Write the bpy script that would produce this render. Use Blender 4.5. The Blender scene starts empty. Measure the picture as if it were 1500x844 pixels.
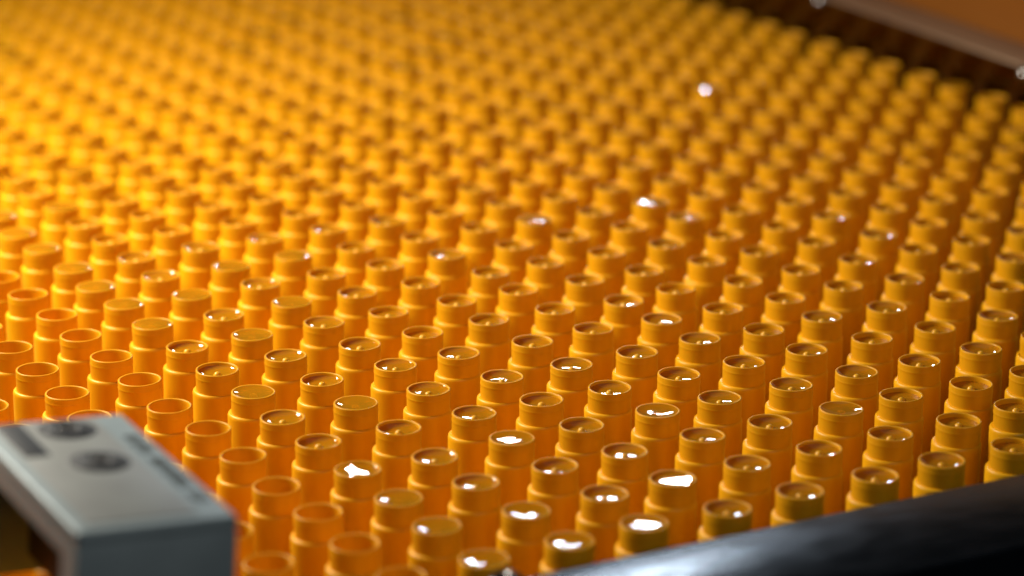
import bpy, bmesh, math, random
from mathutils import Matrix, Vector

# ------------------------------------------------------------------ setup
SC = bpy.context.scene
COL = SC.collection
PITCH = 0.028            # tubes stand on a square grid, 28 mm apart
RIM = 0.068              # height of a tube's rim over the belt


def W(i, j, z=0.0):
    """grid place (i, j) and height z over the rims (in pitches) -> metres"""
    return Vector((i * PITCH, j * PITCH, RIM + z * PITCH))


# camera: 98 mm lens about a metre away, looking down at the tubes
ROT = ((0.49427578435780506, 0.869280882179387, 0.006495912168690388),
       (0.26113826049757005, -0.14134832227288952, -0.9548965706792245),
       (-0.8291551470634311, 0.4736785826571288, -0.2968675503152105))
cam_d = bpy.data.cameras.new('camera')
cam = bpy.data.objects.new('camera', cam_d)
COL.objects.link(cam)
SC.camera = cam
m3 = Matrix((ROT[0], [-v for v in ROT[1]], [-v for v in ROT[2]])).transposed()
cam.matrix_world = Matrix.Translation(W(30.7458, -17.2765, 11.4211)) @ m3.to_4x4()
cam_d.sensor_width = 36.0
cam_d.lens = 4098.5 / 1500 * 36.0
cam_d.clip_start = 0.02
cam_d.clip_end = 50
cam_d.dof.use_dof = True
cam_d.dof.focus_distance = 34.7 * PITCH
cam_d.dof.aperture_fstop = 6.6

world = bpy.data.worlds.new('World')
SC.world = world
world.use_nodes = True
bg = world.node_tree.nodes['Background']
bg.inputs['Color'].default_value = (0.9, 0.85, 0.8, 1)
bg.inputs['Strength'].default_value = 0.014

SC.view_settings.view_transform = 'Standard'
SC.view_settings.look = 'None'
SC.view_settings.exposure = 0.0
SC.view_settings.gamma = 1.0
SC.cycles.use_denoising = True
SC.cycles.max_bounces = 10
SC.cycles.sample_clamp_indirect = 6.0


def area(name, pos, aim, sx, sy, watts, color):
    d = bpy.data.lights.new(name, 'AREA')
    d.shape = 'RECTANGLE'
    d.size, d.size_y, d.energy, d.color = sx, sy, watts, color
    o = bpy.data.objects.new(name, d)
    COL.objects.link(o)
    o.location = pos
    o.rotation_euler = (Vector(aim) - Vector(pos)).to_track_quat('-Z', 'Y').to_euler()
    return o


# work lamp over the far left of the belt, a cool lamp of the hall behind the belt, added soft fill from above and in front
wl = area('work_lamp', W(-10, -11, 11.5), W(-4, -3, 0), 0.30, 0.10, 5.6, (1.0, 0.94, 0.82))   # a long lamp beside the belt

area('hall_lamp', W(-42.3, 27.2, 20.8), W(4, -1, 0), 0.17, 0.042, 2.3, (0.78, 0.89, 1.0))
area('overhead_fill', W(2, 0, 60), W(2, -2, 0), 2.2, 2.2, 2.2, (0.85, 0.93, 1.0))  # wide fill standing in for the hall's ambient light
area('front_fill', W(44, -4, 22), W(4, -2, 0), 0.6, 0.4, 1.8, (0.93, 0.97, 1.0))  # fill added to lift the box front and the tube fronts


# ------------------------------------------------------------------ materials
def mat(name, color, rough=0.4, metal=0.0, ior=1.45, noise=None, coat=0.0, sss=0.0, bump=None, spec=0.5, rnoise=None):
    m = bpy.data.materials.new(name)
    m.use_nodes = True
    nt = m.node_tree
    b = nt.nodes['Principled BSDF']
    b.inputs['Base Color'].default_value = (*color, 1)
    b.inputs['Roughness'].default_value = rough
    b.inputs['Metallic'].default_value = metal
    b.inputs['IOR'].default_value = ior
    b.inputs['Specular IOR Level'].default_value = spec
    b.inputs['Coat Weight'].default_value = coat
    b.inputs['Coat Roughness'].default_value = 0.05
    if sss:
        b.inputs['Subsurface Weight'].default_value = sss
        b.inputs['Subsurface Radius'].default_value = (1.0, 0.35, 0.04)
        b.inputs['Subsurface Scale'].default_value = 0.003
    tc = nt.nodes.new('ShaderNodeTexCoord')

    def tex(scale, stretch):
        mp = nt.nodes.new('ShaderNodeMapping')
        mp.inputs['Scale'].default_value = stretch
        nt.links.new(tc.outputs['Object'], mp.inputs['Vector'])
        n = nt.nodes.new('ShaderNodeTexNoise')
        n.inputs['Scale'].default_value = scale
        n.inputs['Detail'].default_value = 4
        nt.links.new(mp.outputs['Vector'], n.inputs['Vector'])
        return n
    if noise:
        scale, stretch, c2 = noise
        n = tex(scale, stretch)
        mix = nt.nodes.new('ShaderNodeMix')
        mix.data_type = 'RGBA'
        mix.inputs[6].default_value = (*color, 1)
        mix.inputs[7].default_value = (*c2, 1)
        ramp = nt.nodes.new('ShaderNodeMapRange')
        ramp.inputs['From Min'].default_value = 0.35
        ramp.inputs['From Max'].default_value = 0.65
        nt.links.new(n.outputs['Fac'], ramp.inputs['Value'])
        nt.links.new(ramp.outputs['Result'], mix.inputs[0])
        nt.links.new(mix.outputs[2], b.inputs['Base Color'])
    if rnoise:
        scale, stretch, lo, hi = rnoise
        n = tex(scale, stretch)
        ramp = nt.nodes.new('ShaderNodeMapRange')
        ramp.inputs['From Min'].default_value = 0.35
        ramp.inputs['From Max'].default_value = 0.65
        ramp.inputs['To Min'].default_value = lo
        ramp.inputs['To Max'].default_value = hi
        nt.links.new(n.outputs['Fac'], ramp.inputs['Value'])
        nt.links.new(ramp.outputs['Result'], b.inputs['Roughness'])
    if bump:
        scale, stretch, strength, dist = bump
        n = tex(scale, stretch)
        bp = nt.nodes.new('ShaderNodeBump')
        bp.inputs['Strength'].default_value = strength
        bp.inputs['Distance'].default_value = dist
        nt.links.new(n.outputs['Fac'], bp.inputs['Height'])
        nt.links.new(bp.outputs['Normal'], b.inputs['Normal'])
    return m


PLASTIC = mat('orange_plastic', (0.92, 0.445, 0.004), rough=0.40, spec=0.38,
              noise=(420, (1, 1, 0.06), (0.88, 0.415, 0.004)), bump=(900, (1, 1, 0.05), 0.06, 0.0004))
BALM = mat('molten_balm', (0.85, 0.36, 0.008), rough=0.03, ior=1.44)
BALM.node_tree.nodes['Principled BSDF'].inputs['Transmission Weight'].default_value = 0.6


def tube_plastic(m, share):
    """lets a little light through and makes every tube a touch lighter or darker than the next"""
    nt = m.node_tree
    pb = nt.nodes['Principled BSDF']
    tr = nt.nodes.new('ShaderNodeBsdfTranslucent')
    tr.inputs['Color'].default_value = (0.95, 0.45, 0.004, 1)
    mx = nt.nodes.new('ShaderNodeMixShader')
    mx.inputs[0].default_value = share
    nt.links.new(pb.outputs[0], mx.inputs[1])
    nt.links.new(tr.outputs[0], mx.inputs[2])
    nt.links.new(mx.outputs[0], nt.nodes['Material Output'].inputs['Surface'])
    oi = nt.nodes.new('ShaderNodeObjectInfo')
    hs = nt.nodes.new('ShaderNodeHueSaturation')
    mr = nt.nodes.new('ShaderNodeMapRange')
    mr.inputs['To Min'].default_value = 0.93
    mr.inputs['To Max'].default_value = 1.06
    src = pb.inputs['Base Color'].links[0].from_socket
    nt.links.new(oi.outputs['Random'], mr.inputs['Value'])
    nt.links.new(mr.outputs['Result'], hs.inputs['Value'])
    nt.links.new(src, hs.inputs['Color'])
    nt.links.new(hs.outputs['Color'], pb.inputs['Base Color'])


NECKM = PLASTIC.copy()
NECKM.name = 'orange_neck_plastic'
tube_plastic(PLASTIC, 0.04)
tube_plastic(NECKM, 0.22)
NUB = mat('spindle_plastic', (0.88, 0.42, 0.012), rough=0.3)
BELT = mat('dark_belt', (0.035, 0.032, 0.03), rough=0.6, noise=(60, (1, 1, 1), (0.02, 0.018, 0.017)))
RAILM = mat('dark_steel', (0.024, 0.034, 0.047), rough=0.3, metal=0.92,
            noise=(30, (1, 0.25, 1), (0.015, 0.020, 0.027)), rnoise=(140, (1, 0.5, 1), 0.2, 0.27),
            bump=(400, (1, 0.08, 1), 0.05, 0.0005))
STEEL = mat('guard_steel', (0.14, 0.11, 0.085), rough=0.1, metal=1.0, rnoise=(25, (0.3, 1, 1), 0.08, 0.14))
LIPM = mat('brushed_steel', (0.40, 0.27, 0.17), rough=0.45, metal=0.5, noise=(40, (0.2, 1, 1), (0.34, 0.22, 0.14)))
UPM = mat('amber_panel', (0.26, 0.085, 0.009), rough=0.4, noise=(18, (0.4, 1, 1), (0.22, 0.07, 0.007)))
CHROME = mat('bright_steel', (0.55, 0.52, 0.48), rough=0.25, metal=1.0)
GREY = mat('grey_cast_metal', (0.30, 0.355, 0.36), rough=0.5, metal=0.2, noise=(90, (1, 1, 1), (0.27, 0.32, 0.325)),
           bump=(1500, (1, 1, 1), 0.12, 0.0003))
PLATE = mat('grey_label_plate', (0.29, 0.295, 0.27), rough=0.5, noise=(70, (1, 1, 1), (0.25, 0.25, 0.23)))
DARK = mat('black_part_and_shade', (0.014, 0.014, 0.015), rough=0.6)  # also the painted shade of slot, screw holes and box interior
INK = mat('dark_grey_ink', (0.04, 0.05, 0.05), rough=0.6)


# ------------------------------------------------------------------ helpers
def mesh_obj(name, me, parent=None, m=None):
    o = bpy.data.objects.new(name, me)
    COL.objects.link(o)
    if parent is not None:
        o.parent = parent
    if m is not None and not me.materials:
        me.materials.append(m)
    return o


def lathe(name, prof, seg, close_top=False):
    """prof: list of (radius mm, z mm). Returns (verts, faces)."""
    vs, fs, rings = [], [], []
    for r, z in prof:
        if r < 1e-6:
            rings.append([len(vs)])
            vs.append((0, 0, z * .001))
        else:
            rings.append(list(range(len(vs), len(vs) + seg)))
            for k in range(seg):
                a = 2 * math.pi * k / seg
                vs.append((r * .001 * math.cos(a), r * .001 * math.sin(a), z * .001))
    for a, b in zip(rings[:-1], rings[1:]):
        for k in range(seg):
            k2 = (k + 1) % seg
            if len(a) == 1 and len(b) == 1:
                continue
            if len(a) == 1:
                fs.append((a[0], b[k], b[k2]))
            elif len(b) == 1:
                fs.append((a[k], b[0], a[k2]))
            else:
                fs.append((a[k], b[k], b[k2], a[k2]))
    return vs, fs


def to_mesh(name, vf, m, smooth=True, recalc=True):
    me = bpy.data.meshes.new(name)
    me.from_pydata(vf[0], [], vf[1])
    if recalc:
        bm = bmesh.new()
        bm.from_mesh(me)
        bmesh.ops.recalc_face_normals(bm, faces=bm.faces)
        bm.to_mesh(me)
        bm.free()
    me.materials.append(m)
    if smooth:
        for p in me.polygons:
            p.use_smooth = True
    return me


def box_mesh(name, boxes, m, bevel=0.0, seg=2):
    """boxes: list of (x0,x1,y0,y1,z0,z1) in mm joined into one mesh"""
    bm = bmesh.new()
    for x0, x1, y0, y1, z0, z1 in boxes:
        v = [bm.verts.new((x * .001, y * .001, z * .001)) for x in (x0, x1) for y in (y0, y1) for z in (z0, z1)]
        for f in ((0, 1, 3, 2), (4, 6, 7, 5), (0, 4, 5, 1), (2, 3, 7, 6), (0, 2, 6, 4), (1, 5, 7, 3)):
            bm.faces.new([v[k] for k in f])
    bmesh.ops.recalc_face_normals(bm, faces=bm.faces)
    if bevel:
        bmesh.ops.bevel(bm, geom=bm.edges[:], offset=bevel * .001, segments=seg, affect='EDGES', profile=0.5)
    me = bpy.data.meshes.new(name)
    bm.to_mesh(me)
    bm.free()
    me.materials.append(m)
    if bevel:
        for p in me.polygons:
            p.use_smooth = True
        me.set_sharp_from_angle(angle=math.radians(40))
    return me


def thing(name, label, cat, loc, group=None):
    o = bpy.data.objects.new(name, None)
    COL.objects.link(o)
    o.empty_display_size = 0.005
    o.location = loc
    o['label'] = label
    o['category'] = cat
    if group:
        o['group'] = group
    return o


# ------------------------------------------------------------------ belt
belt = mesh_obj('conveyor_belt', box_mesh('conveyor_belt', [(-44 * 28, 15 * 28, -24 * 28, 14.51 * 28, -8, 0)], BELT, 1.0))
belt['kind'] = 'structure'

# ------------------------------------------------------------------ side guard at the back
GJ = 14.52 * 28           # inner face of the guard (mm)
TOP = 68 + 0.56 * 28
guard = thing('side_guard', 'steel side guard with pale flange and round bolts behind the last row of tubes', 'guard',
              (-16 * .028, GJ * .001, 0.0075))
guard.rotation_euler = (0, math.radians(1.7), 0)
GX0, GX1 = -44 * 28 + 16 * 28, 15 * 28 + 16 * 28
mesh_obj('inner_panel', box_mesh('inner_panel', [(GX0, GX1, 0, 2, -14, TOP - 1.2)], STEEL), guard)
seams = [GX0] + [(i + 16) * 28 for i in (-25.3, -19.1, -12.98, -6.78, -0.6, 5.6)] + [GX1]
for a, b in zip(seams[:-1], seams[1:]):
    mesh_obj('flange', box_mesh('flange', [(a + 2.4, b - 2.4, -1.0, 29, TOP - 1.0, TOP + 0.8)], LIPM, 0.7), guard)
mesh_obj('upper_panel', box_mesh('upper_panel', [(GX0, GX1, 29.4, 32, TOP - 20, TOP + 40)], UPM), guard)
mesh_obj('reflector_panel', box_mesh('reflector_panel', [(GX0, GX1, 28.4, 33, TOP + 40.3, TOP + 130)], LIPM, 0.6), guard)  # unseen pale panel, added for the balm to mirror as sheen
bolt_me = to_mesh('bolt', lathe('bolt', [(0, 3.4), (1.6, 3.2), (2.9, 2.4), (3.6, 1.1), (3.8, 0), (0, 0)], 20), CHROME)
for s in seams[1:-1]:
    o = mesh_obj('bolt', bolt_me, guard)
    o.location = (s * .001, -0.0005, (TOP - 3.2) * .001)
    o.rotation_euler = (math.radians(62), 0, 0)

# ------------------------------------------------------------------ front rail
ry = math.atan2(7.82 + .2 - 7.9, 5.4)
rail = thing('guard_rail', 'dark steel rail across the front of the belt, pale light on its top', 'rail', W(7.93, -0.24, 0.1))
rail.location.z = 0
rail.rotation_euler = (0, 0, -math.radians(1.28))
RT = 68 + 0.1 * 28
mesh_obj('rail_bar', box_mesh('rail_bar', [(0, 48, -480, 380, 0, RT)], RAILM, 0.9, 3), rail)
hexp = [(0, 6.4), (2.5, 6.2), (4.6, 5.5), (5.8, 4.2), (6.3, 2.4), (6.4, 0.8), (7.6, 0.7), (7.8, 0), (0, 0)]
o = mesh_obj('bolt', to_mesh('rail_bolt', lathe('rail_bolt', hexp, 28), RAILM), rail)
o.location = (0.0088, -0.1165, RT * .001)
o2 = mesh_obj('bolt_pin', to_mesh('bolt_pin', lathe('bolt_pin', [(0, 2.0), (1.0, 1.7), (1.7, 0.8), (1.9, 0), (0, 0)], 16), CHROME), o)
o2.location = (0.0008, 0.001, 0.0055)

# ------------------------------------------------------------------ tubes
random.seed(7)
OFF = {(-1,1):(-1.5,.4),(-1,0):(-1.1,.3),(-1,2):(-.1,.8),(0,1):(-1.5,.1),(0,0):(-1.6,.2),(1,0):(-.8,.9),(1,-1):(-1.3,-.4),(1,1):(-1.7,.2),
(2,-1):(.1,-.3),(2,0):(0,1),(0,-1):(-.1,-1),(-4,-5):(-.8,.9),(-3,-5):(-.8,.6),(-2,-5):(-1.2,.8),(-1,-5):(-1.1,.3),(0,-5):(-.7,.9),
(-1,-6):(-.9,.6),(-4,-4):(1.1,-.1),(-3,-4):(-.4,.3),(-2,-4):(-.3,.8),(-1,-4):(1.2,.2),(-3,-2):(-.1,-.1),(-2,-2):(-.2,.5),(-1,-2):(-.6,-.4),
(0,-2):(-1,1.1),(-2,-1):(-.4,.3),(-2,-3):(.9,.1),(-1,-3):(.3,-1),(0,-3):(.5,.5),(1,-3):(.9,-.1),(-1,-1):(.8,-1),(1,-2):(-.4,.9),(0,-4):(.2,.6),
(0,3):(-.8,-1.1),(0,4):(.6,-.9),(1,4):(-.2,-.3),(1,3):(-.1,.1),(1,2):(-.2,-.2),(2,3):(-.2,-.5),(2,2):(-1.4,.3),(2,1):(-.3,.4),(3,2):(-.6,-.5),
(3,1):(-1.4,-.5),(4,2):(-.5,-.1),(3,3):(-1.1,-.6),(1,5):(-1.7,.7),(2,5):(-.2,.2),(2,6):(.4,.2),(1,6):(1.1,-.1),(2,7):(.6,-.4),(3,5):(.1,-.3),
(3,6):(.5,.6),(3,4):(-.1,.3),(4,5):(.8,-.2),(4,4):(.2,.5),(4,3):(-.8,1.3),(5,4):(-.2,.5),(2,-4):(1,-.7),(3,-4):(.4,-1),(2,-3):(.5,-.6),
(4,-4):(1,-.6),(3,-5):(.4,.6),(4,-5):(.5,-.9),(3,-2):(.5,.8),(3,-1):(-.2,.9),(4,-2):(0,-.1),(4,-1):(-.4,-.2),(4,-3):(2,-.7),(5,-2):(.4,.6),
(5,-3):(1.7,-1.6),(5,1):(-.7,-.7),(6,-1):(0,-.9),(0,7):(-1.5,1.6),(1,7):(.2,1.1),(0,8):(-.3,1.3),(-1,9):(1.6,-.8)}


def offset(i, j):
    if (i, j) in OFF:
        return OFF[(i, j)]
    r = random.Random(i * 977 + j * 131 + 5)
    return (max(-1.5, min(1.5, r.gauss(0, .7))), max(-1.5, min(1.5, r.gauss(0, .6))))


# profiles in mm, z measured from the belt; the rim is at 68
SEG = 40
barrel_prof = [(0, 0), (8.1, 0), (8.4, 0.5), (8.36, 30), (8.36, 58.6), (8.38, 59.3), (8.34, 59.8), (8.2, 60.25), (7.95, 60.55), (7.7, 60.65), (6.9, 60.6)]
neck_prof = [(7.55, 60.6), (7.57, 64.6), (7.59, 65.1), (7.67, 65.4), (7.68, 65.7), (7.61, 65.9), (7.59, 66.1), (7.6, 67.6), (7.56, 67.85), (7.42, 68.0),
             (7.05, 68.0), (6.88, 67.9), (6.8, 67.6), (6.78, 66.5), (6.78, 56), (6.78, 40), (6.2, 39.2), (0, 39.0)]
# the neck sits a little off the middle of the barrel
ECC = (-.494 * .00045, -.869 * .00045)
BARREL_ME = to_mesh('barrel', lathe('barrel', barrel_prof, SEG), PLASTIC)
for v_ in BARREL_ME.vertices:
    v_.co.x += ECC[0]
    v_.co.y += ECC[1]
NECK_ME = to_mesh('neck', lathe('neck', neck_prof, SEG), NECKM, recalc=False)
bm = bmesh.new(); bm.from_mesh(NECK_ME); bmesh.ops.reverse_faces(bm, faces=bm.faces)
# outside wall must face out: test the first quad
bm.faces.ensure_lookup_table()
f0 = bm.faces[0]
c0 = f0.calc_center_median()
if f0.normal.dot(Vector((c0.x, c0.y, 0))) < 0:
    bmesh.ops.reverse_faces(bm, faces=bm.faces)
bm.to_mesh(NECK_ME); bm.free()
for p in NECK_ME.polygons:
    p.use_smooth = True


def balm_mesh(level, rise, dome, tilt, tdir, wob, seed, seg=36, curv=0.0):
    """liquid surface: level (mm), rise at the wall, dome in the middle, tilt (deg)"""
    r = random.Random(seed)
    ph = [r.uniform(0, 6.28) for _ in range(6)]
    vs, fs, rings = [], [], []
    rad = [0, .9, 1.8, 2.7, 3.6, 4.4, 5.1, 5.7, 6.2, 6.55, 6.8, 6.92]
    for R in rad:
        ring = []
        for k in range(seg if R else 1):
            a = 2 * math.pi * k / seg
            x, y = R * math.cos(a), R * math.sin(a)
            q = R / 6.92
            z = level + rise * max(0, (q - .45) / .55) ** 2.6 + dome * (1 - q ** 5) + curv * q * q
            z += math.tan(math.radians(tilt)) * (x * math.cos(tdir) + y * math.sin(tdir)) * (1 - q ** 4)
            z += wob * (math.sin(x * .55 + ph[0]) * math.sin(y * .6 + ph[1]) + .6 * math.sin(x * 1.1 + y * .5 + ph[2])) * (1 - q ** 3)
            ring.append(len(vs))
            vs.append((x * .001, y * .001, z * .001))
        rings.append(ring)
    for a, b in zip(rings[:-1], rings[1:]):
        for k in range(seg):
            k2 = (k + 1) % seg
            fs.append((a[0], b[k], b[k2]) if len(a) == 1 else (a[k], b[k], b[k2], a[k2]))
    me = bpy.data.meshes.new('balm')
    me.from_pydata(vs, [], fs)
    me.materials.append(BALM)
    for p in me.polygons:
        p.use_smooth = True
    return me


MENISCUS = [balm_mesh(66.2, 1.1, 0, random.uniform(0, 2.2), random.uniform(0, 6.28), .025, s, curv=.45) for s in range(6)] + \
           [balm_mesh(65.7, .9, 0, random.uniform(0, 3), random.uniform(0, 6.28), .03, s + 20, curv=.5) for s in range(4)]
CALM = [balm_mesh(random.uniform(65.6, 66.2), random.uniform(.15, .5), 0, random.uniform(0, 1.6), random.uniform(0, 6.28), .02, s + 80, curv=.2) for s in range(6)]
BRIM = [balm_mesh(67.2, .5, .05, random.uniform(0, 2.5), random.uniform(0, 6.28), .03, s + 40, curv=.25) for s in range(5)]
HEAP = [balm_mesh(67.75, 0, .75, random.uniform(0, 2), random.uniform(0, 6.28), .04, s + 60) for s in range(4)]


def tilted(i, j, seed, curv):
    """a brim-full surface that leans so that it mirrors the hall lamp towards the lens"""
    p = W(i, j)
    n = ((cam.matrix_world.translation - p).normalized() + (W(-42.3, 27.2, 20.8) - p).normalized()).normalized()
    return balm_mesh(67.1, .25, 0, math.degrees(math.acos(n.z)), math.atan2(-n.y, -n.x), .003, seed, curv=curv)


GLARE = {(4, -4): tilted(4, -4, 91, .15), (6, -1): tilted(6, -1, 92, .11)}

nub_prof = [(2.4, 50.0), (1.7, 63.0), (1.4, 65.6), (1.1, 66.4), (0.5, 66.85), (0, 66.9)]
NUB_ME = to_mesh('spindle_tip', lathe('spindle_tip', nub_prof, 12), NUB)

MROWS = {}


def px(i, j, z=0.0):
    X = Vector((i - 30.7458, j + 17.2765, z - 11.4211))
    c = [sum(ROT[a][b] * X[b] for b in range(3)) for a in range(3)]
    return 750 + 4098.5 * c[0] / c[2], 422 + 4098.5 * c[1] / c[2], c[2]


spots = []
for i in range(-34, 8):
    for j in range(-9, 15):
        u, v, d = px(i, j)
        if -45 < u < 1545 and -75 < v < 900:
            spots.append((d, i, j, u, v))
spots.sort()
spots += [(0, i, j, -500, 0) for i in range(-9, 8) for j in range(-14, -7) if (i, j) not in {(s[1], s[2]) for s in spots}]  # unseen rows past the left, added to bounce orange onto the box


def behind_box(u, v):
    """tops hidden by the grey sensor box in the foreground"""
    return (v > 625 and u < 40) or (v > 618 and u < 330 and v > 590 + (u - 165) * .82 and u < 345)


ORD = ['zeroth', 'front', 'second', 'third', 'fourth', 'fifth', 'sixth', 'seventh', 'eighth', 'ninth', 'tenth', 'eleventh', 'twelfth',
       'thirteenth', 'fourteenth', 'fifteenth', 'sixteenth', 'seventeenth', 'eighteenth', 'nineteenth', 'twentieth', 'twenty-first',
       'twenty-second', 'twenty-third', 'twenty-fourth', 'twenty-fifth']


def kind_of(i, j):
    if j <= -5:
        return None
    if (i, j) in GLARE:
        return GLARE[(i, j)]
    r = random.Random(i * 31 + j * 1013 + 3)
    if j == -4 and i <= -2:
        return r.choice(HEAP)
    if j == -4 or (j == -3 and i > 1):
        return r.choice(BRIM if r.random() < .7 else MENISCUS)
    t = r.random()
    if t < .05:
        return r.choice(CALM[:2] if i < 3 and j > -2 else BRIM)
    if i < 1 and j > -2 or i < -5:
        return r.choice(HEAP) if t > .985 else r.choice(CALM) if t < (.98 if i < -5 else .8) else r.choice(MENISCUS)
    if j > 2:
        return r.choice(CALM) if t < .6 else r.choice(MENISCUS)
    return r.choice(BRIM) if t < .2 and (j <= -2 or i >= 6) else r.choice(MENISCUS)


LIMIT = 300
chosen, rest = [], []
for s in spots:
    d, i, j, u, v = s
    seen = -26 < u < 1526 and v < 845 and not behind_box(u, v)
    (chosen if seen and len(chosen) < LIMIT else rest).append(s)

front = {}
for d, i, j, u, v in chosen:
    front[j] = max(front.get(j, -99), i)

proto = None
for d, i, j, u, v in chosen:
    dx, dy = offset(i, j)
    k = front.get(j, i) - i + 1
    k = max(1, k)
    filled = j >= -4
    where = ORD[k] if k < len(ORD) else 'far'
    if filled:
        row = j + 5
        if row == 1:
            lab = 'filled orange tube, %s from the front, in the row beside the empties' % where
            if k == 1:
                lab = 'front filled orange tube of the row right beside the empty tubes'
        else:
            lab = 'filled orange tube, %s from the front, %s filled row past the empties' % (where, ORD[row])
            if k == 1:
                lab = 'front filled orange tube of the %s filled row past the empty tubes' % ORD[row]
        if (i, j) == (4, -4):
            lab = 'filled tube with white glare over its whole balm, beside the empty tubes'
        if (i, j) == (6, -1):
            lab = 'filled tube with wide white glare on the balm, near the dark rail'
    else:
        row = -4 - j
        if row == 1:
            lab = 'empty orange tube, %s from the front, in the row beside the filled tubes' % where
            if k == 1:
                lab = 'front empty orange tube of the row beside the filled tubes'
        elif i >= 2:
            lab = 'empty orange tube at the bottom edge, close to the right of the grey box' if i >= 6 else \
                  'empty open orange tube peeking out from behind the right side of the grey box'
        elif row == 2:
            lab = 'empty open orange tube, %s one back from the grey box in the second empty row' % ORD[max(1, 2 - i)].replace('front', 'first')
        else:
            lab = 'empty orange tube cut by the picture edge, beside the corner of the grey box'
    t = thing('lip_balm_tube', lab, 'tube', (i * PITCH + dx * .001, j * PITCH + dy * .001, 0), 'orange tubes standing in rows on the belt')
    r = random.Random(i * 7 + j * 77)
    t.rotation_euler = (math.radians(r.gauss(0, .5)), math.radians(r.gauss(0, .5)), 0)
    if (i, j) in GLARE:
        t.rotation_euler = (0, 0, 0)
    mesh_obj('barrel', BARREL_ME, t)
    mesh_obj('neck', NECK_ME, t)
    me = kind_of(i, j)
    if me is not None:
        mesh_obj('balm', me, t).rotation_euler.z = 0 if (i, j) in GLARE else r.uniform(0, 6.28)
        mesh_obj('spindle_tip', NUB_ME, t).rotation_euler.z = r.uniform(0, 6.28)

# the far tubes, past the 300 nearest, as one object
b2 = lathe('b', [(8.2, 0), (8.36, .5), (8.36, 59.3), (8.1, 60.5), (7.5, 60.6)], 20)
n2 = lathe('n', [(7.55, 60.6), (7.6, 65.0), (7.74, 65.8), (7.6, 66.5), (7.58, 67.6), (7.3, 68), (7.0, 67.7), (6.85, 66.5), (6.85, 50)], 20)
w2 = lathe('w', [(6.9, 66.2), (6.2, 66.05), (5.0, 66.0), (3, 66.0), (0, 66.0)], 20)
w3 = lathe('w', [(6.9, 67.8), (6.2, 67.9), (5.0, 68.1), (3, 68.4), (0, 68.5)], 20)
fl = lathe('f', [(6.9, 40), (0, 40)], 20)
V, F, MI = [], [], []


def push(vf, x, y, mi, flip=False):
    n = len(V)
    V.extend((a + x, b + y, c) for a, b, c in vf[0])
    for f in vf[1]:
        f = tuple(k + n for k in f)
        F.append(f[::-1] if flip else f)
        MI.append(mi)


for d, i, j, u, v in rest:
    dx, dy = offset(i, j)
    x, y = i * PITCH + dx * .001, j * PITCH + dy * .001
    push(b2, x + ECC[0], y + ECC[1], 0, True)
    push(n2, x, y, 2, True)
    if j >= -4:
        push(w3 if random.random() < .06 else w2, x, y, 1, True)
    else:
        push(fl, x, y, 0, True)
me = bpy.data.meshes.new('far_tubes')
me.from_pydata(V, [], F)
me.materials.append(PLASTIC)
me.materials.append(BALM)
me.materials.append(NECKM)
for p, mi in zip(me.polygons, MI):
    p.material_index = mi
    p.use_smooth = True
far = mesh_obj('far_tubes', me)
far['kind'] = 'stuff'
far['label'] = 'blurred mass of orange tubes filling the far part of the belt'
far['category'] = 'tubes'

# ------------------------------------------------------------------ grey sensor box
# local axes: x = away from the camera along the belt, y = to the left, z = up; origin at the near right top corner
ex = Vector((-3.16, .12, -.01)).normalized()
ey = Vector((-.08, -1.56, .11))
ey = (ey - ex * ey.dot(ex)).normalized()
ez = ex.cross(ey)
if ez.z < 0:
    ez = -ez
sens = thing('sensor_box', 'grey metal sensor box with two dark screws on top, in the near corner', 'sensor', (0, 0, 0))
MW = Matrix((ex, ey, ez)).transposed().to_4x4()
MW.translation = W(8.5716, -7.5035, 1.7)
sens.matrix_world = MW
L_, B_, H_ = 88.5, 43.8, 44
# housing: front, right and back walls, roof, and a left wall with a window in it
mesh_obj('housing', box_mesh('housing', [
    (0, L_, 0, B_, -4, 0)], GREY, 1.0, 3), sens)
mesh_obj('front_wall', box_mesh('front_wall', [(0.02, 3.5, 0.05, B_ - .05, -H_, -3.4)], GREY, 0.6), sens)
mesh_obj('back_wall', box_mesh('back_wall', [(L_ - 3.5, L_ - .02, 0.05, B_ - .05, -H_, -3.4)], GREY, 0.6), sens)
mesh_obj('side_wall', box_mesh('side_wall', [(3.52, L_ - 3.52, 0.05, 3, -26, -4.02)], GREY, 0.3), sens)
mesh_obj('window_frame', box_mesh('window_frame', [(3.52, 12, B_ - 3, B_ - .05, -H_, -9.5), (3.52, L_ - 3.52, B_ - 3, B_ - .05, -9.5, -4.02),
                                                   (78, L_ - 3.52, B_ - 3, B_ - .05, -H_, -9.5)], GREY), sens)
mesh_obj('inner_post', box_mesh('inner_post', [(12.5, 17.5, 34, 40, -H_, -4.05)], DARK, 0.4), sens)
mesh_obj('shade_block', box_mesh('shade_block', [(24, 74, 6, 32, -34, -4.05)], DARK, 0.6), sens)  # black block added to keep the view through the window dark
mesh_obj('label_plate', box_mesh('label_plate', [(5, 86, 9.5, B_ - 4.5, 0, .25)], PLATE, 0.1), sens)
foot = mesh_obj('mounting_foot', box_mesh('mounting_foot', [(-18, 0.5, 6, B_ - 6, -H_ - 1.5, -H_ + 2.5)], RAILM, 0.6), sens)


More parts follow.
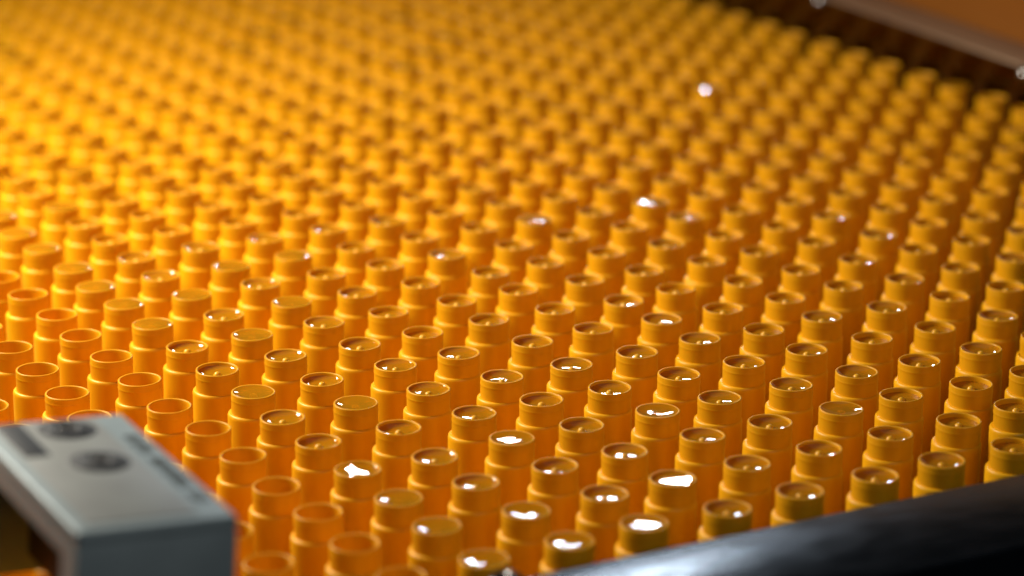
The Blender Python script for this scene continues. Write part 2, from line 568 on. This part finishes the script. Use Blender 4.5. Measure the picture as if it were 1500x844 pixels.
def loc_of(u, v, h=0.0):
    """where a line of sight meets the box top, in box axes"""
    d = Vector(((u - 750) / 4098.5, (v - 422) / 4098.5, 1.0))
    D = Vector([sum(ROT[a][b] * d[a] for a in range(3)) for b in range(3)])
    C = W(30.7458, -17.2765, 11.4211)
    s = (MW.translation - C).dot(ez) / D.dot(ez)
    q = C + D * s - MW.translation
    return q.dot(ex) * 1000, q.dot(ey) * 1000


recess = to_mesh('recess_shade', lathe('r', [(8.4, .3), (8.2, .45), (6.0, .42), (5.8, .3)], 28), DARK)  # black ring and head stand in for shade in the screw hole
screw_head = to_mesh('screw', lathe('s', [(6.2, .26), (6.0, .8), (5.0, 1.0), (2.6, 1.05), (2.3, .5), (0, .5)], 24), DARK)
glint = to_mesh('screw_glint', lathe('g', [(2.7, 1.0), (2.5, 1.4), (1.7, 1.4), (1.5, .6), (0, .55)], 6), CHROME, smooth=False)  # bright metal piece put in as the glint on the screw
SPOT = []
for u, v in ((98, 631), (146, 678)):
    x, y = loc_of(u, v)
    SPOT.append((x, y))
    s = mesh_obj('screw', screw_head, sens)
    s.location = (x * .001, y * .001, 0)
    mesh_obj('recess_shade', recess, s)
    mesh_obj('screw_glint', glint, s)
x0, y0 = loc_of(8, 624)
x1, y1 = loc_of(58, 670)
mesh_obj('slot_shade', box_mesh('slot_shade', [(min(x0, x1), max(x0, x1), (y0 + y1) / 2 - 3.6, (y0 + y1) / 2 + 3.6, .1, .5)], DARK, 0.2), sens)  # raised black strip, drawn for the shade inside the opening
# worn print along the right edge: too blurred to read, so only its strokes
strokes = []
r = random.Random(12)
xa, ya = loc_of(192, 638)
xb, yb = loc_of(300, 733)
x = xa
while x > xb:
    if r.random() < .16:
        x -= 3.0
        continue
    yc = 4.8
    w = r.uniform(1.6, 2.3)
    strokes.append((x - .9, x, yc - 2.2, yc + 2.2, .05, .12))
    if r.random() < .7:
        strokes.append((x - w, x - .55, yc + 1.35, yc + 2.2, .05, .12))
    if r.random() < .6:
        strokes.append((x - w, x - .55, yc - 2.2, yc - 1.35, .05, .12))
    if r.random() < .5:
        strokes.append((x - w - .05, x - w + .4, yc - 1.3, yc + 1.3, .05, .12))
    x -= w + .9
mesh_obj('lettering', box_mesh('lettering', strokes, INK), sens)
